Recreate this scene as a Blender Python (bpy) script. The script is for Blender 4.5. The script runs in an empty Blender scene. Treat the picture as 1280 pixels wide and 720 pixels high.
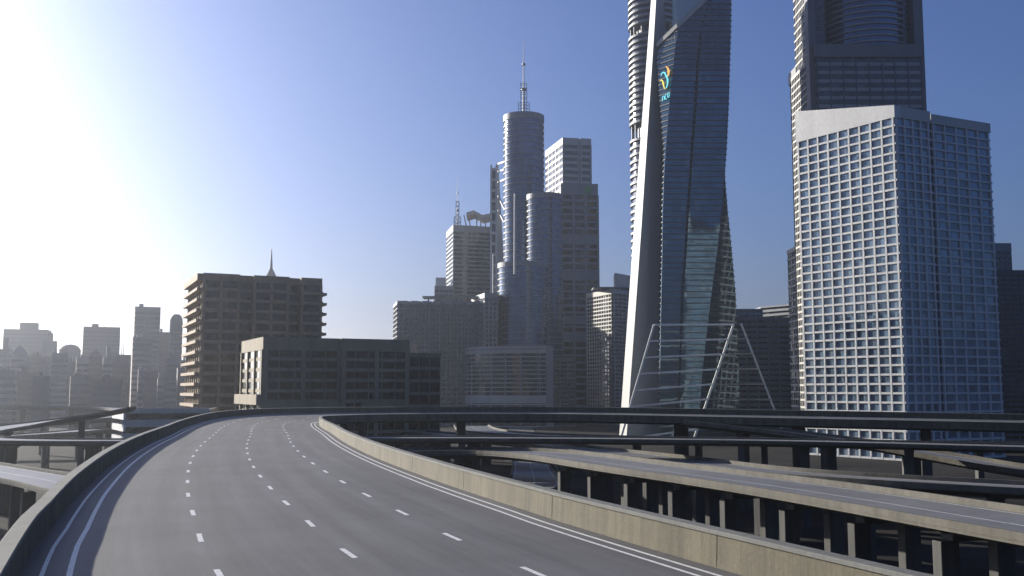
import bpy, math, random
from mathutils import Vector
random.seed(7)
S = bpy.context.scene
COL = S.collection
R = math.radians
FPX, EYE, PITCH = 1244.0, 21.0, R(5.87)
CP, SP = math.cos(PITCH), math.sin(PITCH)
SUN_AZ, SUN_EL = R(-50), R(15.5)

# ---------------------------------------------------------------- measuring helpers
def at(px, py, y):
    """world point seen at a place of the photograph, at distance y"""
    v = (360 - py) / FPX
    k = y / (CP - SP * v)
    return Vector(((px - 640) / FPX * k, y, EYE + (SP + CP * v) * k))
def ground(px, py, z):
    v = (360 - py) / FPX
    k = (z - EYE) / (SP + CP * v)
    return Vector(((px - 640) / FPX * k, (CP - SP * v) * k, z))
def xa(px, y, py=420):                # x at distance y, measured at one row
    return at(px, py, y).x
def za(py, y):
    return at(640, py, y).z

# ---------------------------------------------------------------- mesh helpers
class MB:
    def __init__(s): s.v = []; s.f = []
    def add(s, vs, fs):
        o = len(s.v); s.v += [tuple(p) for p in vs]; s.f += [tuple(i + o for i in f) for f in fs]; return s
    def prism(s, poly, z0, z1, caps=True):
        n = len(poly)
        vs = [(p[0], p[1], z0) for p in poly] + [(p[0], p[1], z1) for p in poly]
        fs = [(i, (i + 1) % n, n + (i + 1) % n, n + i) for i in range(n)]
        if caps: fs += [tuple(range(n - 1, -1, -1)), tuple(range(n, 2 * n))]
        return s.add(vs, fs)
    def loft(s, polys, caps=True):     # polys: list of rings of 3D points
        n = len(polys[0]); vs = [p for r in polys for p in r]; fs = []
        for k in range(len(polys) - 1):
            for i in range(n):
                a, b = k * n + i, k * n + (i + 1) % n
                fs.append((a, b, b + n, a + n))
        if caps:
            fs.append(tuple(range(n - 1, -1, -1))); m = (len(polys) - 1) * n
            fs.append(tuple(range(m, m + n)))
        return s.add(vs, fs)
    def box(s, x0, x1, y0, y1, z0, z1):
        return s.prism([(x0, y0), (x1, y0), (x1, y1), (x0, y1)], z0, z1)
    def beam(s, p, q, w, h=None, up=(0, 0, 1)):
        p, q = Vector(p), Vector(q); h = h or w
        d = (q - p).normalized(); u = Vector(up)
        if abs(d.dot(u)) > .97: u = Vector((0, 1, 0))
        a = d.cross(u).normalized() * (w / 2); b = a.cross(d).normalized() * (h / 2)
        r = lambda c: [c - a - b, c + a - b, c + a + b, c - a + b]
        return s.loft([r(p), r(q)])
    def tube(s, p, q, r0, r1, n=10):
        p, q = Vector(p), Vector(q); d = (q - p).normalized()
        u = Vector((1, 0, 0)) if abs(d.x) < .9 else Vector((0, 1, 0))
        a = d.cross(u).normalized(); b = d.cross(a).normalized()
        ring = lambda c, r: [c + (a * math.cos(t) + b * math.sin(t)) * r for t in [2 * math.pi * i / n for i in range(n)]]
        return s.loft([ring(p, r0), ring(q, r1)])
    def build(s, name, mat, parent=None, bevel=0):
        me = bpy.data.meshes.new(name)
        o0 = parent_origin(parent)
        me.from_pydata([(x - o0.x, y - o0.y, z - o0.z) for x, y, z in s.v], [], s.f)
        me.update(); me.materials.append(mat)
        return link(name, me, parent, bevel)
def parent_origin(p):
    v = Vector((0, 0, 0))
    while p is not None: v = v + p.location; p = p.parent
    return v
def link(name, me, parent=None, bevel=0):
    o = bpy.data.objects.new(name, me); COL.objects.link(o); o.parent = parent
    if bevel:
        m = o.modifiers.new('bevel', 'BEVEL'); m.width = bevel; m.segments = 2; m.limit_method = 'ANGLE'
    return o
def tag(o, label=None, cat=None, group=None, kind=None):
    if label: o['label'] = label
    if cat: o['category'] = cat
    if group: o['group'] = group
    if kind: o['kind'] = kind
    return o
def thing(name, loc, label, cat, group=None):
    o = bpy.data.objects.new(name, None); COL.objects.link(o); o.location = loc; o.empty_display_size = .5
    return tag(o, label, cat, group)

def offset(poly, d):
    n = len(poly); out = []
    for i in range(n):
        p0, p1, p2 = Vector(poly[i - 1][:2]), Vector(poly[i][:2]), Vector(poly[(i + 1) % n][:2])
        e0, e1 = (p1 - p0).normalized(), (p2 - p1).normalized()
        n0, n1 = Vector((e0.y, -e0.x)), Vector((e1.y, -e1.x))
        m = (n0 + n1); m = m / max(.3, m.dot(n0)) if m.length > 1e-5 else n0
        out.append(tuple(p1 + m * d))
    return out
def circle(cx, cy, r, n=48, a0=0):
    return [(cx + r * math.cos(a0 + 2 * math.pi * i / n), cy + r * math.sin(a0 + 2 * math.pi * i / n)) for i in range(n)]
def box_plan(c, d, w, depth):
    """corner c, front direction d (unit, to +x), width w, depth backwards; counter-clockwise"""
    c = Vector(c[:2]); d = Vector(d).normalized(); b = Vector((-d.y, d.x))
    return [tuple(c), tuple(c + d * w), tuple(c + d * w + b * depth), tuple(c + b * depth)]

# ---------------------------------------------------------------- materials
def new_mat(name):
    m = bpy.data.materials.new(name); m.use_nodes = True
    nt = m.node_tree; return m, nt, nt.nodes['Principled BSDF']
def nd(nt, t, **k):
    n = nt.nodes.new(t)
    for a, b in k.items(): setattr(n, a, b)
    return n
def pos_map(nt, scale):
    g = nd(nt, 'ShaderNodeNewGeometry'); mp = nd(nt, 'ShaderNodeMapping')
    mp.inputs['Scale'].default_value = scale
    nt.links.new(g.outputs['Position'], mp.inputs['Vector']); return mp.outputs[0]
def noise(nt, vec, scale, detail=4, rough=.6):
    n = nd(nt, 'ShaderNodeTexNoise'); n.inputs['Scale'].default_value = scale
    n.inputs['Detail'].default_value = detail; n.inputs['Roughness'].default_value = rough
    nt.links.new(vec, n.inputs['Vector']); return n.outputs['Fac']
def ramp(nt, fac, a, b, p0=.3, p1=.7):
    r = nd(nt, 'ShaderNodeValToRGB'); e = r.color_ramp.elements
    e[0].position, e[1].position = p0, p1
    e[0].color = (*a, 1) if not isinstance(a, float) else (a, a, a, 1)
    e[1].color = (*b, 1) if not isinstance(b, float) else (b, b, b, 1)
    nt.links.new(fac, r.inputs['Fac']); return r.outputs['Color']
def mult(nt, a, b, f=1.0):
    m = nd(nt, 'ShaderNodeMix', data_type='RGBA', blend_type='MULTIPLY'); m.inputs[0].default_value = f
    nt.links.new(a, m.inputs[6]); nt.links.new(b, m.inputs[7]); return m.outputs[2]
def concrete(name, col, var=.25, rough=.8, streak=.35, scale=1.0, bump=.15):
    m, nt, p = new_mat(name)
    lo = tuple(c * (1 - var) for c in col); hi = tuple(min(1, c * (1 + var * .6)) for c in col)
    base = ramp(nt, noise(nt, pos_map(nt, (1, 1, 1)), .22 * scale, 8, .65), lo, hi)
    st = ramp(nt, noise(nt, pos_map(nt, (1.3 * scale, 1.3 * scale, .09 * scale)), 1.0, 5, .7), 1 - streak, 1.0, .32, .6)
    fine = ramp(nt, noise(nt, pos_map(nt, (1, 1, 1)), 9 * scale, 3, .7), .86, 1.06, .3, .7)
    nt.links.new(mult(nt, mult(nt, base, st), fine), p.inputs['Base Color'])
    p.inputs['Roughness'].default_value = rough
    if bump:
        b = nd(nt, 'ShaderNodeBump'); b.inputs['Strength'].default_value = bump; b.inputs['Distance'].default_value = .05
        nt.links.new(noise(nt, pos_map(nt, (1, 1, 1)), 6 * scale, 5), b.inputs['Height']); nt.links.new(b.outputs[0], p.inputs['Normal'])
    return m
def glazing(name, col, cell=(3, 3, 3.4), rough=.07, ior=1.6, blind=(.16, .17, .17), blind_amt=.12, wav=.01, metal=0.0, vary=.4):
    """dark window glass: panes differ by room behind, blinds and a slight tilt"""
    m, nt, p = new_mat(name)
    g = nd(nt, 'ShaderNodeNewGeometry'); dv = nd(nt, 'ShaderNodeVectorMath', operation='DIVIDE'); dv.inputs[1].default_value = cell
    fl = nd(nt, 'ShaderNodeVectorMath', operation='FLOOR'); wn = nd(nt, 'ShaderNodeTexWhiteNoise')
    nt.links.new(g.outputs['Position'], dv.inputs[0]); nt.links.new(dv.outputs[0], fl.inputs[0]); nt.links.new(fl.outputs[0], wn.inputs['Vector'])
    c1 = ramp(nt, wn.outputs['Value'], tuple(c * (1 - vary) for c in col), tuple(c * (1 + vary) for c in col), 0, 1 - blind_amt)
    gt = nd(nt, 'ShaderNodeMath', operation='GREATER_THAN'); gt.inputs[1].default_value = 1 - blind_amt
    nt.links.new(wn.outputs['Value'], gt.inputs[0])
    mx = nd(nt, 'ShaderNodeMix', data_type='RGBA'); mx.inputs[7].default_value = (*blind, 1)
    nt.links.new(gt.outputs[0], mx.inputs[0]); nt.links.new(c1, mx.inputs[6]); nt.links.new(mx.outputs[2], p.inputs['Base Color'])
    p.inputs['Roughness'].default_value = rough; p.inputs['IOR'].default_value = ior; p.inputs['Metallic'].default_value = metal
    # each pane tilts a hair
    sub = nd(nt, 'ShaderNodeVectorMath', operation='SUBTRACT'); sub.inputs[1].default_value = (.5, .5, .5)
    sc = nd(nt, 'ShaderNodeVectorMath', operation='SCALE'); sc.inputs['Scale'].default_value = wav * 2
    ad = nd(nt, 'ShaderNodeVectorMath', operation='ADD'); nm = nd(nt, 'ShaderNodeVectorMath', operation='NORMALIZE')
    nt.links.new(wn.outputs['Color'], sub.inputs[0]); nt.links.new(sub.outputs[0], sc.inputs[0])
    nt.links.new(g.outputs['Normal'], ad.inputs[0]); nt.links.new(sc.outputs[0], ad.inputs[1])
    nt.links.new(ad.outputs[0], nm.inputs[0]); nt.links.new(nm.outputs[0], p.inputs['Normal'])
    return m
def plain(name, col, rough=.5, metal=0.0, var=.12):
    m, nt, p = new_mat(name)
    nt.links.new(ramp(nt, noise(nt, pos_map(nt, (1, 1, 1)), .6, 4), tuple(c * (1 - var) for c in col), tuple(min(1, c * (1 + var)) for c in col)), p.inputs['Base Color'])
    p.inputs['Roughness'].default_value = rough; p.inputs['Metallic'].default_value = metal
    return m

def asphalt():
    m, nt, p = new_mat('asphalt')
    uv = nd(nt, 'ShaderNodeUVMap'); uv.uv_map = 'UVMap'
    mp = nd(nt, 'ShaderNodeMapping'); mp.inputs['Scale'].default_value = (1.0, .035, 1); nt.links.new(uv.outputs[0], mp.inputs[0])
    grain = ramp(nt, noise(nt, pos_map(nt, (1, 1, 1)), 26, 3, .8), .5, 1.35, .3, .72)
    patch = ramp(nt, noise(nt, pos_map(nt, (1, 1, 1)), .16, 6, .65), .76, 1.12, .3, .7)
    lane = ramp(nt, noise(nt, mp.outputs[0], 1.0, 5, .65), .72, 1.12, .35, .65)
    sx = nd(nt, 'ShaderNodeSeparateXYZ'); nt.links.new(uv.outputs[0], sx.inputs[0])
    mm = nd(nt, 'ShaderNodeMath', operation='MULTIPLY_ADD'); mm.inputs[1].default_value = 2 * math.pi / 2.0; mm.inputs[2].default_value = .2; nt.links.new(sx.outputs[0], mm.inputs[0])
    cs = nd(nt, 'ShaderNodeMath', operation='COSINE'); nt.links.new(mm.outputs[0], cs.inputs[0])
    m2 = nd(nt, 'ShaderNodeMath', operation='MULTIPLY_ADD'); m2.inputs[1].default_value = .5; m2.inputs[2].default_value = .5; nt.links.new(cs.outputs[0], m2.inputs[0])
    lane = mult(nt, lane, ramp(nt, m2.outputs[0], .86, 1.0, .0, 1.0))
    base = nd(nt, 'ShaderNodeRGB'); base.outputs[0].default_value = (.125, .122, .122, 1)
    nt.links.new(mult(nt, mult(nt, mult(nt, base.outputs[0], patch), lane), grain), p.inputs['Base Color'])
    p.inputs['Roughness'].default_value = .72
    b = nd(nt, 'ShaderNodeBump'); b.inputs['Strength'].default_value = .35; b.inputs['Distance'].default_value = .02
    nt.links.new(noise(nt, pos_map(nt, (1, 1, 1)), 38, 3, .8), b.inputs['Height']); nt.links.new(b.outputs[0], p.inputs['Normal'])
    return m
def line_paint():
    m, nt, p = new_mat('worn_line_paint')
    nt.links.new(ramp(nt, noise(nt, pos_map(nt, (1, 1, 1)), 5, 6, .75), (.36, .36, .35), (.72, .72, .69), .3, .52), p.inputs['Base Color'])
    p.inputs['Roughness'].default_value = .6
    return m

M = dict(
    asphalt=asphalt(), paint=line_paint(),
    barrier=concrete('barrier_concrete', (.132, .115, .074), .28, .85, .5, 1.0, .3),
    coping=concrete('coping_concrete', (.15, .15, .135), .25, .85, .2),
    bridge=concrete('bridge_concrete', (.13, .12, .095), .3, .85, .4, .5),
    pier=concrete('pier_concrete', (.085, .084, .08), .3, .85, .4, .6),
    tan=concrete('tan_concrete', (.34, .24, .15), .2, .8, .3, .3),
    lowtan=concrete('ochre_concrete', (.27, .22, .14), .2, .8, .3, .3),
    grey=concrete('grey_cladding', (.25, .265, .285), .12, .55, .15, .15, 0),
    dgrey=concrete('dark_grey_cladding', (.13, .14, .155), .15, .5, .15, .15, 0),
    cyl=concrete('blue_grey_cladding', (.20, .22, .25), .1, .55, .12, .15, 0),
    white=concrete('white_cladding', (.54, .54, .53), .08, .5, .12, .12, 0),
    cream=concrete('pale_stone_cladding', (.46, .45, .42), .1, .6, .15, .15, 0),
    slate=concrete('slate_cladding', (.05, .06, .078), .15, .45, .1, .15, 0),
    steel=plain('painted_steel', (.62, .62, .58), .45),
    mast=plain('galvanised_steel', (.22, .24, .27), .45, .5),
    glass=glazing('window_glass', (.009, .012, .017), blind=(.07, .075, .08), blind_amt=.1),
    bglass=glazing('blue_window_glass', (.085, .125, .19), (4.4, 4.4, 7.2), .07, 1.5, (.12, .15, .2), .03, .006, .6, .2),
    tglass=glazing('teal_dark_glass', (.062, .112, .150), (2.0, 2.0, 3.2), .05, 1.6, (.12, .17, .19), .05, .004, .6, .22),
    brown=glazing('bronze_window_glass', (.010, .008, .006), (2.8, 2.8, 3.3), .10, 1.4, (.055, .045, .033), .12),
    roof=concrete('roof_felt', (.12, .12, .12), .2, .9, .1, .3),
    screen=plain('pale_screen_glass', (.42, .50, .52), .15, 0.0, .06),
)
FAR = [concrete('far_wall_%s' % n, c, .1, .8, .1, .05, 0) for n, c in
       (('grey', (.17, .155, .155)), ('pale', (.30, .26, .25)), ('brown', (.14, .12, .115)), ('slate', (.10, .10, .115)))]

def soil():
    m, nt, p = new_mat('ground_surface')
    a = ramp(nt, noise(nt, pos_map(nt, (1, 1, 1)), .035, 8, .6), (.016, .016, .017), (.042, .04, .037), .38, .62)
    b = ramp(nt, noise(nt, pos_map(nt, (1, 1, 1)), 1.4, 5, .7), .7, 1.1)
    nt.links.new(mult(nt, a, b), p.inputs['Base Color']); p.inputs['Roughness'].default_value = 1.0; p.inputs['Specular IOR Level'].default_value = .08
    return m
M['soil'] = soil()
M['deckway'] = concrete('worn_roadway', (.19, .183, .175), .3, .5, .1, .4)

# ---------------------------------------------------------------- paths
def spline(pts, step=2.5):
    P = [Vector(p) for p in pts]; P = [2 * P[0] - P[1]] + P + [2 * P[-1] - P[-2]]
    raw = []
    for i in range(1, len(P) - 2):
        a, b, c, d = P[i - 1:i + 3]
        for k in range(24):
            t = k / 24
            raw.append(.5 * ((2 * b) + (c - a) * t + (2 * a - 5 * b + 4 * c - d) * t * t + (3 * b - a - 3 * c + d) * t ** 3))
    raw.append(P[-2])
    out = [raw[0]]; acc = 0
    for i in range(1, len(raw)):
        seg = (raw[i] - raw[i - 1]).length; pos = 0
        while acc + seg - pos >= step:
            pos += step - acc; acc = 0
            out.append(raw[i - 1].lerp(raw[i], pos / seg))
        acc += seg - pos
    if (out[-1] - raw[-1]).length > .3: out.append(raw[-1])
    return out
def normals(path):
    N = []
    for i in range(len(path)):
        d = path[min(i + 1, len(path) - 1)] - path[max(i - 1, 0)]
        N.append(Vector((d.y, -d.x, 0)).normalized())       # to the right of travel
    return N
def no_bank(p): return 0.0
def sweep(path, prof, mb=None, closed=True, caps=True, bank=no_bank):
    """prof: (offset to the right, height above path), listed counter-clockwise seen along travel"""
    mb = mb or MB(); N = normals(path); n = len(prof)
    vs = [p + N[i] * o + Vector((0, 0, h - o * bank(p))) for i, p in enumerate(path) for o, h in prof]
    fs = []
    for k in range(len(path) - 1):
        for i in range(n if closed else n - 1):
            a, b = k * n + i, k * n + (i + 1) % n
            fs.append((a, b, b + n, a + n))
    if closed and caps:
        fs.append(tuple(range(n))); m = (len(path) - 1) * n
        fs.append(tuple(range(m + n - 1, m - 1, -1)))
    return mb.add(vs, fs)
def sheet(name, path, offs, h, mat, parent=None, bank=no_bank):
    mb = sweep(path, [(o, h) for o in reversed(offs)], closed=False, bank=bank)
    o = mb.build(name, mat, parent)
    uv = o.data.uv_layers.new(name='UVMap'); n = len(offs); ro = list(reversed(offs)); L = [0]
    for i in range(1, len(path)): L.append(L[-1] + (path[i] - path[i - 1]).length)
    for lp in o.data.loops:
        uv.data[lp.index].uv = (ro[lp.vertex_index % n], L[lp.vertex_index // n])
    return o
def clip_path(path, a, b):
    """piece of a path between arc lengths a and b"""
    out = []; s = 0
    for i in range(1, len(path)):
        d = (path[i] - path[i - 1]).length
        for t in ((a - s) / d, (b - s) / d):
            if 0 <= t < 1: out.append(path[i - 1].lerp(path[i], t))
        if a < s + d < b: out.append(path[i])
        s += d
    return out

# ---------------------------------------------------------------- ground
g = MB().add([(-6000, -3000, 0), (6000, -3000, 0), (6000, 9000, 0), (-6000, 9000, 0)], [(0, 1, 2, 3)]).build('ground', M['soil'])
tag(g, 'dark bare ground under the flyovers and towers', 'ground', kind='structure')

# ---------------------------------------------------------------- the motorway
DZ = 16.0
HW = 9.1
road_pts = [(23.2, -45), (14.5, -21), (6.3, 3)]
for px, py in ((425, 687), (381, 651), (352, 626), (333, 607), (314, 582), (307.6, 565.5), (308, 553), (312.5, 543)):
    q = ground(px, py, DZ); road_pts.append((q.x + .1, q.y))
road_pts += [(-35.6, 138), (-39.6, 159), (-40.6, 176), (-37.0, 190), (-27, 198.5), (-10, 202), (12, 201), (38, 194), (64, 184.5), (92, 174), (135, 161), (200, 150)]
road_xyz = []
for i, (x, y) in enumerate(road_pts):
    z = DZ if x < 10 or y < 100 else DZ - .011 * (x - 10)
    road_xyz.append((x, y, z))
road = spline(road_xyz, 2.0)
def tilt(p):                           # the bend is banked towards its inner side
    if p.x > 0 and p.y > 140: return .055
    t = max(0, min(1, (p.y - 140) / 50)); return .055 * t * t * (3 - 2 * t)
rd = sheet('road', road, [-HW, -6, -3, 0, 3, 6, HW], 0, M['asphalt'], None, tilt)
tag(rd, 'grey elevated motorway with four marked lanes sweeping round to a bend', 'road', kind='structure')
sweep(road, [(-HW - .43, -.06), (-HW - .43, -.28), (-5.0, -.6), (-3.6, -1.15), (3.6, -1.15), (5.0, -.6), (HW + .43, -.28), (HW + .43, -.06)], None, True, True, tilt).build('deck', M['bridge'], rd)
def edge(o, w, name='edge_line'):
    sheet(name, road, [o - w / 2, o + w / 2], .004, M['paint'], rd, tilt)
edge(-HW + 1.25, .16); edge(-HW + .55, .12); edge(HW - 1.15, .14); edge(HW - .62, .14)
total = sum((road[i] - road[i - 1]).length for i in range(1, len(road)))
# dashes: phase so that one falls where the photo shows it
def arc_at_y(yv):
    s = 0
    for i in range(1, len(road)):
        if road[i].y >= yv: return s + (yv - road[i - 1].y) / max(.01, road[i].y - road[i - 1].y) * (road[i] - road[i - 1]).length
        s += (road[i] - road[i - 1]).length
for off, y_first in ((-HW + 5.05, 29.2), (0.0, 31.4), (4.05, 33.4)):
    s0 = arc_at_y(y_first) % 7.35
    for k in range(int(total / 7.35)):
        a = s0 + k * 7.35 - .95
        if 48 < a < 275:
            sheet('lane_dash', clip_path(road, a, a + 1.9), [off - .09, off + .09], .004, M['paint'], rd, tilt)
def barrier(side, label):
    prof = [(0, -.04), (.42, -.04), (.42, .93), (.04, .93), (.02, .25)]
    cop = [(-.03, .932), (.47, .932), (.47, 1.02), (.44, 1.05), (0, 1.05), (-.03, 1.02)]
    if side > 0:
        f = lambda P: [(HW - .02 + o, h) for o, h in P]
    else:
        f = lambda P: [(-HW + .02 - o, h) for o, h in reversed(P)]
    b = sweep(road, f(prof), bank=tilt).build('concrete_barrier', M['barrier'])
    sweep(road, f(cop), bank=tilt).build('coping', M['coping'], b)
    tag(b, label, 'barrier', 'concrete barriers of the main motorway')
    # joints between the cast lengths
    s = 3.0
    while s < min(total, 290):
        p = clip_path(road, s, s + .016)
        if len(p) >= 2 and s > 40:
            o0 = HW - .02 + .004 if side > 0 else -HW + .02 - .004
            sweep([p[0], p[-1]], [(o0 - .004, 0.02), (o0 + .004, .02), (o0 + .022, .92), (o0 + .014, .92)], bank=tilt).build('joint_seal', M['bridge'], b)
        s += 12.0
barrier(1, 'sunlit tan concrete barrier between the motorway and the flyovers below the towers')
barrier(-1, 'shaded concrete barrier along the outer side of the motorway bend, facing the hazy city')

def near_path(x, y, paths, dist):
    return any((Vector((x, y)) - Vector((p.x, p.y))).length < dist for pa in paths for p in pa)

# ---------------------------------------------------------------- flyovers
paths = {
    'long': [(52, 4, 12.4), (44, 32, 12.4), (35.5, 60, 12.2), (26.5, 91, 12.0), (15, 121, 11.8), (5, 147, 11.6), (-6, 160, 11.3), (-22, 160, 11.0), (-35, 150, 10.6), (-41, 133, 10.3), (-38, 112, 10.1), (-30, 92, 10.0)],
    'side': [(-190, 258, 10.4), (-150, 216, 10.4), (-110, 176, 10.4), (-69, 134, 10.4), (-51, 115, 10.4), (-35, 94, 10.4), (-23, 66, 10.4), (-8, 22, 10.4), (6, -20, 10.4)],
    'loop': [(170, 104, 12.6), (124, 123, 12.7), (76, 143, 12.9), (42, 157, 13.1), (0, 168, 13.0), (-38, 173, 12.7), (-64, 174, 12.3), (-82, 174.5, 12.3), (-95, 178, 12.5), (-102, 189, 13.0), (-97, 201, 14.2), (-86, 207, 16.0), (-79, 209, 17.4)],
    'ramp': [(33, 185.5, 15.1), (45, 178, 13.9), (58, 168, 12.3), (67, 157, 10.7), (74, 144, 9.5), (86, 126, 8.4), (104, 104, 8.0)],
    'middle': [(-14, 345, 8.8), (-10, 300, 9.2), (-1, 268, 9.4), (22, 246, 9.4), (60, 229, 9.4), (105, 217, 9.3), (170, 208, 9.2), (240, 203, 9)],
    'access': [(5, 330, .6), (5, 262, 1.2), (4.5, 205, 3.2), (3, 165, 5.4), (-2, 125, 7.4), (-8, 92, 8.4), (-6, 60, 8.6)],
    'cross': [(-30, 268, 10.1), (-14, 240, 10.1), (2, 212, 10.1), (13, 184, 10.1), (24.5, 159, 10.1), (36, 132, 10.1), (60, 110, 10.1), (96, 86, 10.0), (150, 62, 10)],
}
SP_ = {k: spline(v, 2.5) for k, v in paths.items()}
def flyover(key, width, label, cols=2, spacing=14, start=6, depth=1.0, below=(), rail=.5, roadmat='deckway'):
    path = SP_[key]; p0 = path[len(path) // 2]
    root = thing('flyover', (p0.x, p0.y, 0), label, 'flyover', 'elevated flyovers crossing below the towers')
    h = width / 2
    sweep(path, [(-h, -.03), (-h, -.24), (-h * .55, -.45), (-h * .40, -depth), (h * .40, -depth), (h * .55, -.45), (h, -.24), (h, -.03)]).build('deck', M['bridge'], root)
    sheet('roadway', path, [-h + .3, -h / 2, 0, h / 2, h - .3], 0, M[roadmat], root)
    for o in (-h + .9, h - .9): sheet('edge_line', path, [o - .08, o + .08], .004, M['paint'], root)
    sheet('edge_line', path, [-.07, .07], .004, M['paint'], root)
    for s in (1, -1):
        pr = [(h - .30, -.02), (h + .04, -.02), (h + .04, rail), (h - .26, rail)]
        pr = pr if s > 0 else [(-o, hh) for o, hh in reversed(pr)]
        b = sweep(path, pr).build('parapet', M['bridge'], root)
    N = normals(path); i = start
    stepn = int(spacing / 2.5)
    while i < len(path):
        p, n = path[i], N[i]
        d = Vector((-n.y, n.x, 0))
        offs = (-h * .42, h * .42) if cols == 2 else (0,)
        bad = near_path(p.x, p.y, [SP_[k] for k in below], 8.5)
        if not bad and p.z > 4:
            ct = p.z - depth
            cap = None
            for o in offs:
                c = p + n * o; w, t = (1.5, .95) if cols == 2 else (2.8, 1.2)
                q = [c - n * w / 2 - d * t / 2, c + n * w / 2 - d * t / 2, c + n * w / 2 + d * t / 2, c - n * w / 2 + d * t / 2]
                ccw = (q[1] - q[0]).cross(q[2] - q[1]).z > 0
                q = q if ccw else q[::-1]
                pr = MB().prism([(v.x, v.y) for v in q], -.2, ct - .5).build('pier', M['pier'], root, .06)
                if cap is None: cap = pr
            e = h * .40 if cols == 2 else 2.0
            q = [p - n * e - d * .65, p + n * e - d * .65, p + n * e + d * .65, p - n * e + d * .65]
            q = q if (q[1] - q[0]).cross(q[2] - q[1]).z > 0 else q[::-1]
            MB().prism([(v.x, v.y) for v in q], ct - .52, ct + .02).build('pier_cap', M['pier'], cap, .05)
        i += stepn
    return root
flyover('long', 11, 'tan two-lane flyover running beside the motorway barrier and passing beneath it', 2, 10, 8, 1.0, ('access',))
flyover('side', 8.6, 'pale flyover slanting beneath the shaded outer barrier of the motorway', 2, 15, 5, .8, ('loop',), .35)
flyover('loop', 10, 'dark flyover crossing level below the towers then looping back on itself towards the hazy city', 1, 15, 6, .8, ('long', 'cross', 'ramp', 'access', 'side'), .26)
flyover('ramp', 7.5, 'slip ramp dropping away from the motorway in front of the white grid tower', 1, 15, 4, .9, ('loop', 'cross'))
flyover('access', 10, 'bluish access ramp climbing from the ground street beneath the tan flyover', 2, 15, 8, .7, ())
flyover('middle', 12, 'far dark flyover bending below the banked end of the motorway towards the white grid tower', 1, 15, 6, .9, ('access', 'ramp'))
flyover('cross', 9.5, 'lower flyover with a sunlit tan parapet slanting in front of the white grid tower', 1, 15, 5, .95, ('long', 'ramp', 'access'))
# piers of the motorway itself
N = normals(road); i = 6
while i < len(road):
    p, n = road[i], N[i]
    if not near_path(p.x, p.y, list(SP_.values()), 9):
        for o in (-4.2, 4.2):
            c = p + n * o
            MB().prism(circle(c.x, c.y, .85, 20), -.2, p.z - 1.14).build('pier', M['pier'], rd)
    i += 11

# far flyovers in front of the hazy city
def far_flyover(pts, w, label, spacing=24):
    path = spline(pts, 6); c = path[len(path) // 2]
    root = thing('flyover', (c.x, c.y, 0), label, 'flyover', 'distant flyovers before the hazy city')
    h = w / 2
    sweep(path, [(-h, -.03), (-h, -.5), (-h * .5, -1.3), (h * .5, -1.3), (h, -.5), (h, -.03)]).build('deck', M['bridge'], root)
    sheet('roadway', path, [-h + .3, 0, h - .3], 0, M['deckway'], root)
    for s in (1, -1):
        pr = [(h - .3, -.02), (h + .03, -.02), (h + .03, .35), (h - .3, .35)]
        sweep(path, pr if s > 0 else [(-o, q) for o, q in reversed(pr)]).build('parapet', M['bridge'], root)
    for i in range(2, len(path), int(spacing / 6)):
        p = path[i]
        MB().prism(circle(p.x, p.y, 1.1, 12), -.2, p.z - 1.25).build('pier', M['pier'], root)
far_flyover([(-330, 320, 8), (-230, 312, 9), (-170, 320, 10), (-141, 345, 11.5), (-146, 385, 13), (-190, 425, 14), (-330, 440, 14.5)], 10,
            'pale far flyover curling round in front of the hazy city towers')
far_flyover([(-420, 520, 13), (-300, 515, 13), (-225, 500, 12.5), (-170, 470, 12), (-137, 425, 11), (-118, 370, 10)], 11,
            'far flyover running level past the foot of the hazy city towers')

far_flyover([(-220, 250, 8), (-165, 244, 8.5), (-136, 256, 9), (-126, 282, 9.2), (-132, 320, 8.5), (-128, 370, 7.5), (-118, 440, 7)], 10,
            'pale S-curved flyover winding low between the loop and the hazy city')

# ground street with a low wall, seen between the flyovers
st = MB().add([(-2, 300, .02), (11, 300, .02), (11, 640, .02), (-2, 640, .02)], [(0, 1, 2, 3)]).build('street', M['asphalt'])
st.data.uv_layers.new(name='UVMap')
for lp in st.data.loops:
    v = st.data.vertices[lp.vertex_index].co; st.data.uv_layers['UVMap'].data[lp.index].uv = (v.x, v.y)
tag(st, 'grey street at ground level beneath the flyovers', 'street', kind='structure')
MB().box(11.02, 11.3, 300, 640, 0, .14).build('kerb', M['bridge'], st)
w = MB().box(11.32, 11.7, 150, 330, .001, 1.1).build('street_wall', M['bridge'], None, .03)
tag(w, 'low concrete wall along the ground street under the flyovers', 'wall')

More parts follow.
